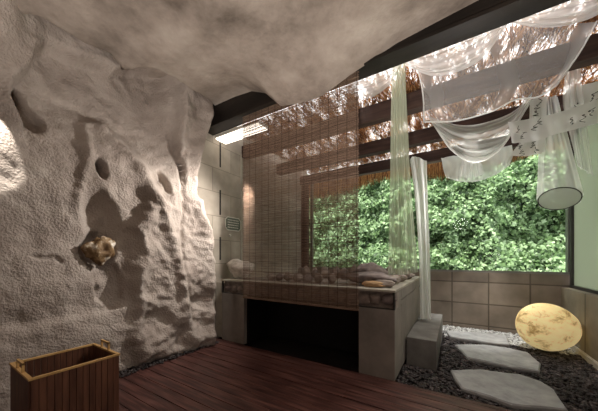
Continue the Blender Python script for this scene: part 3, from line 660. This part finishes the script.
# hoop with gathered net
hc = at(559, 199, 4.15); hp = empty('net_hoop', hc, 'grey round hoop hanging inside a gathered cone of pale net', 'hanging decoration')
tilt = math.radians(55)
hm = MB(); ring = []
ax = Vector((0.970, -0.244, 0)); fw = Vector((0.244, 0.970, 0)); ay = (Vector((0, 0, 1))*math.cos(tilt) - fw*math.sin(tilt)).normalized(); rad = 0.18
cp = [ax*rad*math.cos(a) + ay*rad*math.sin(a) for a in [k*2*math.pi/40 for k in range(41)]]
hm.tube(cp, 0.006, 8).build('ring', M['darkframe'], hp, smooth=True)
nn = ax.cross(ay).normalized()
vs = [(0, 0, 0)] + [tuple(p*0.98) for p in cp[:-1]]; mesh('disc', vs, [(0, k+1, (k+1) % 40+1) for k in range(40)], M['hoopcloth'], hp)
top = at(549, 99, 4.19) - hc; vs = []; nr, na = 30, 80
for j in range(nr+1):
    t = j/nr
    for i in range(na):
        a = i*2*math.pi/na; r_ = (1.04 + 0.05*math.sin(a*9))
        base = (ax*math.cos(a) + ay*math.sin(a))*rad*r_
        th_ = (ax*math.cos(a) + fw*math.sin(a))*(0.055 + 0.02*math.sin(a*7))
        k = t**0.7; p = base*(1-k) + (top + th_)*k
        p += (ax*math.cos(a) + fw*math.sin(a))*0.012*math.sin(a*9+2)*math.sin(math.pi*t); vs.append(tuple(p))
mesh('net', vs, [(j*na+i, j*na+(i+1) % na, (j+1)*na+(i+1) % na, (j+1)*na+i) for j in range(nr) for i in range(na)], M['sheer_thin'], hp, smooth=True)
c9 = cloth([[(566, 69, 3.34), (573, 68, 3.34), (580, 66, 3.34)], [(563, 100, 3.6), (572, 98, 3.6), (582, 96, 3.6)], [(568, 130, 3.85), (577, 130, 3.85), (587, 128, 3.85)], [(577, 165, 3.85), (583, 170, 3.85), (594, 176, 3.85)]], 24, 26, M['sheer_thin'], 'sheer_tail', folds=3, amp=0.02, seed=14)
setp(c9, 'loose sheer tail hanging in front of the green side glass', 'drape')

# ------------------------------------------------------------------ egg lamp
el = at(549, 325, 4.4); el.z = 0.30
eg = empty('egg_lamp', (1.025, 4.50, -0.02), 'glowing yellow marbled stone-like egg lamp on the gravel', 'lamp')
bm = bmesh.new(); bmesh.ops.create_uvsphere(bm, u_segments=64, v_segments=40, radius=1)
for v in bm.verts:
    x, y_, z_ = v.co; k = 1 - 0.10*x
    v.co = Vector((x*0.335, y_*0.285*k, z_*0.30*k))*(1+0.01*noise.noise(Vector((x, y_, z_))*3))
bmesh.ops.rotate(bm, verts=bm.verts, cent=(0, 0, 0), matrix=Matrix.Rotation(math.radians(6), 3, 'Y'))
bmesh.ops.rotate(bm, verts=bm.verts, cent=(0, 0, 0), matrix=Matrix.Rotation(math.radians(30), 3, 'Z'))
bmesh.ops.translate(bm, verts=bm.verts, vec=(0, 0, 0.325))
me = bpy.data.meshes.new('shell'); bm.to_mesh(me); bm.free(); me.polygons.foreach_set('use_smooth', [True]*len(me.polygons)); link('shell', me, M['egg'], eg)
MB().tube([(0, 0, 0.0), (0, 0, 0.03)], 0.09, 24).build('base', M['darkframe'], eg)

# ------------------------------------------------------------------ wooden basket
bx0, bx1, by0, by1, bh_ = -2.52, -2.10, 0.43, 0.88, 0.50
bo = Vector(((bx0+bx1)/2, (by0+by1)/2, 0))
bk_ = empty('wooden_basket', bo, 'brown wooden laundry bin with pale rim standing by the plaster wall', 'basket')
hx, hy = (bx1-bx0)/2, (by1-by0)/2
def planks(axis, sgn):
    q = MB(); L_ = hy if axis == 'x' else hx; n = 13; wd = 2*L_/n
    for k in range(n):
        a, b = -L_+k*wd+0.0015, -L_+(k+1)*wd-0.0015
        if axis == 'x': q.box(sgn*hx-0.007, sgn*hx+0.007, a, b, 0.02, bh_-0.012)
        else: q.box(a, b, sgn*hy-0.007, sgn*hy+0.007, 0.02, bh_-0.012)
    return q.build('side_panel', M['basket'], bk_, bevel=0.001)
for a_, s_ in (('x', -1), ('x', 1), ('y', -1), ('y', 1)): planks(a_, s_)
MB().box(-hx, hx, -hy, hy, 0.0, 0.02).build('bottom', M['basket'], bk_)
t_ = 0.010
MB().box(-hx-t_, hx+t_, -hy-t_, -hy+t_, bh_-0.012, bh_).box(-hx-t_, hx+t_, hy-t_, hy+t_, bh_-0.012, bh_).box(-hx-t_, -hx+t_, -hy+t_, hy-t_, bh_-0.012, bh_).box(hx-t_, hx+t_, -hy+t_, hy-t_, bh_-0.012, bh_).build('rim', M['rim'], bk_)
for s_ in (-1, 1):
    yy = s_*hy
    MB().box(-0.065, -0.052, yy-0.006, yy+0.006, bh_-0.10, bh_+0.055).box(0.052, 0.065, yy-0.006, yy+0.006, bh_-0.10, bh_+0.055).box(-0.065, 0.065, yy-0.006, yy+0.006, bh_+0.045, bh_+0.058).build('handle', M['rim'], bk_)

# rock in the wall niche
qy, qz = onwall(101, 250)
q = rock('quartz_rock', (0, 0, 0), (0.085, 0.115, 0.14), 5, M['quartz'], 'brown rock with white veins lodged in the plaster wall niche', 'rock', rough=0.45)
q.location = (-2.99, qy, qz)

# name plate and knob on the block wall
pl = empty('wall_plate', (XL+0.008, 2.995, 1.76), 'small green metal plate with pale lettering on the block wall', 'sign')
hw, hh, ch = 0.17, 0.105, 0.045
outl = [(-hw+ch, -hh), (hw-ch, -hh), (hw, -hh+ch), (hw, hh-ch), (hw-ch, hh), (-hw+ch, hh), (-hw, hh-ch), (-hw, -hh+ch)]
vs = [(0.0, a, b) for a, b in outl] + [(0.012, a, b) for a, b in outl]
mesh('board', vs, [tuple(range(8))[::-1], tuple(range(8, 16))] + [(i, (i+1) % 8, 8+(i+1) % 8, 8+i) for i in range(8)], M['plate'], pl)
MB().tube([(0.013, a, b) for a, b in outl + outl[:1]], 0.008, 6).build('border', M['pale'], pl)
rr = random.Random(4)
for row in range(4):
    q2 = MB()
    yy = -0.12; zc = 0.062 - row*0.04
    while yy < 0.11:
        wd = rr.uniform(.008, .03); q2.box(0.0125, 0.015, yy, min(yy+wd, .125), zc-0.007, zc+0.007); yy += wd+0.01
    q2.build('lettering_line', M['pale'], pl)
kb = MB().tube([(XL, 2.92, 1.57), (XL+0.02, 2.92, 1.57), (XL+0.035, 2.92, 1.57)], [0.012, 0.022, 0.018], 14).build('wall_button', M['pale'], smooth=True)
setp(kb, 'small round pale knob on the block wall just below the green plate', 'button')
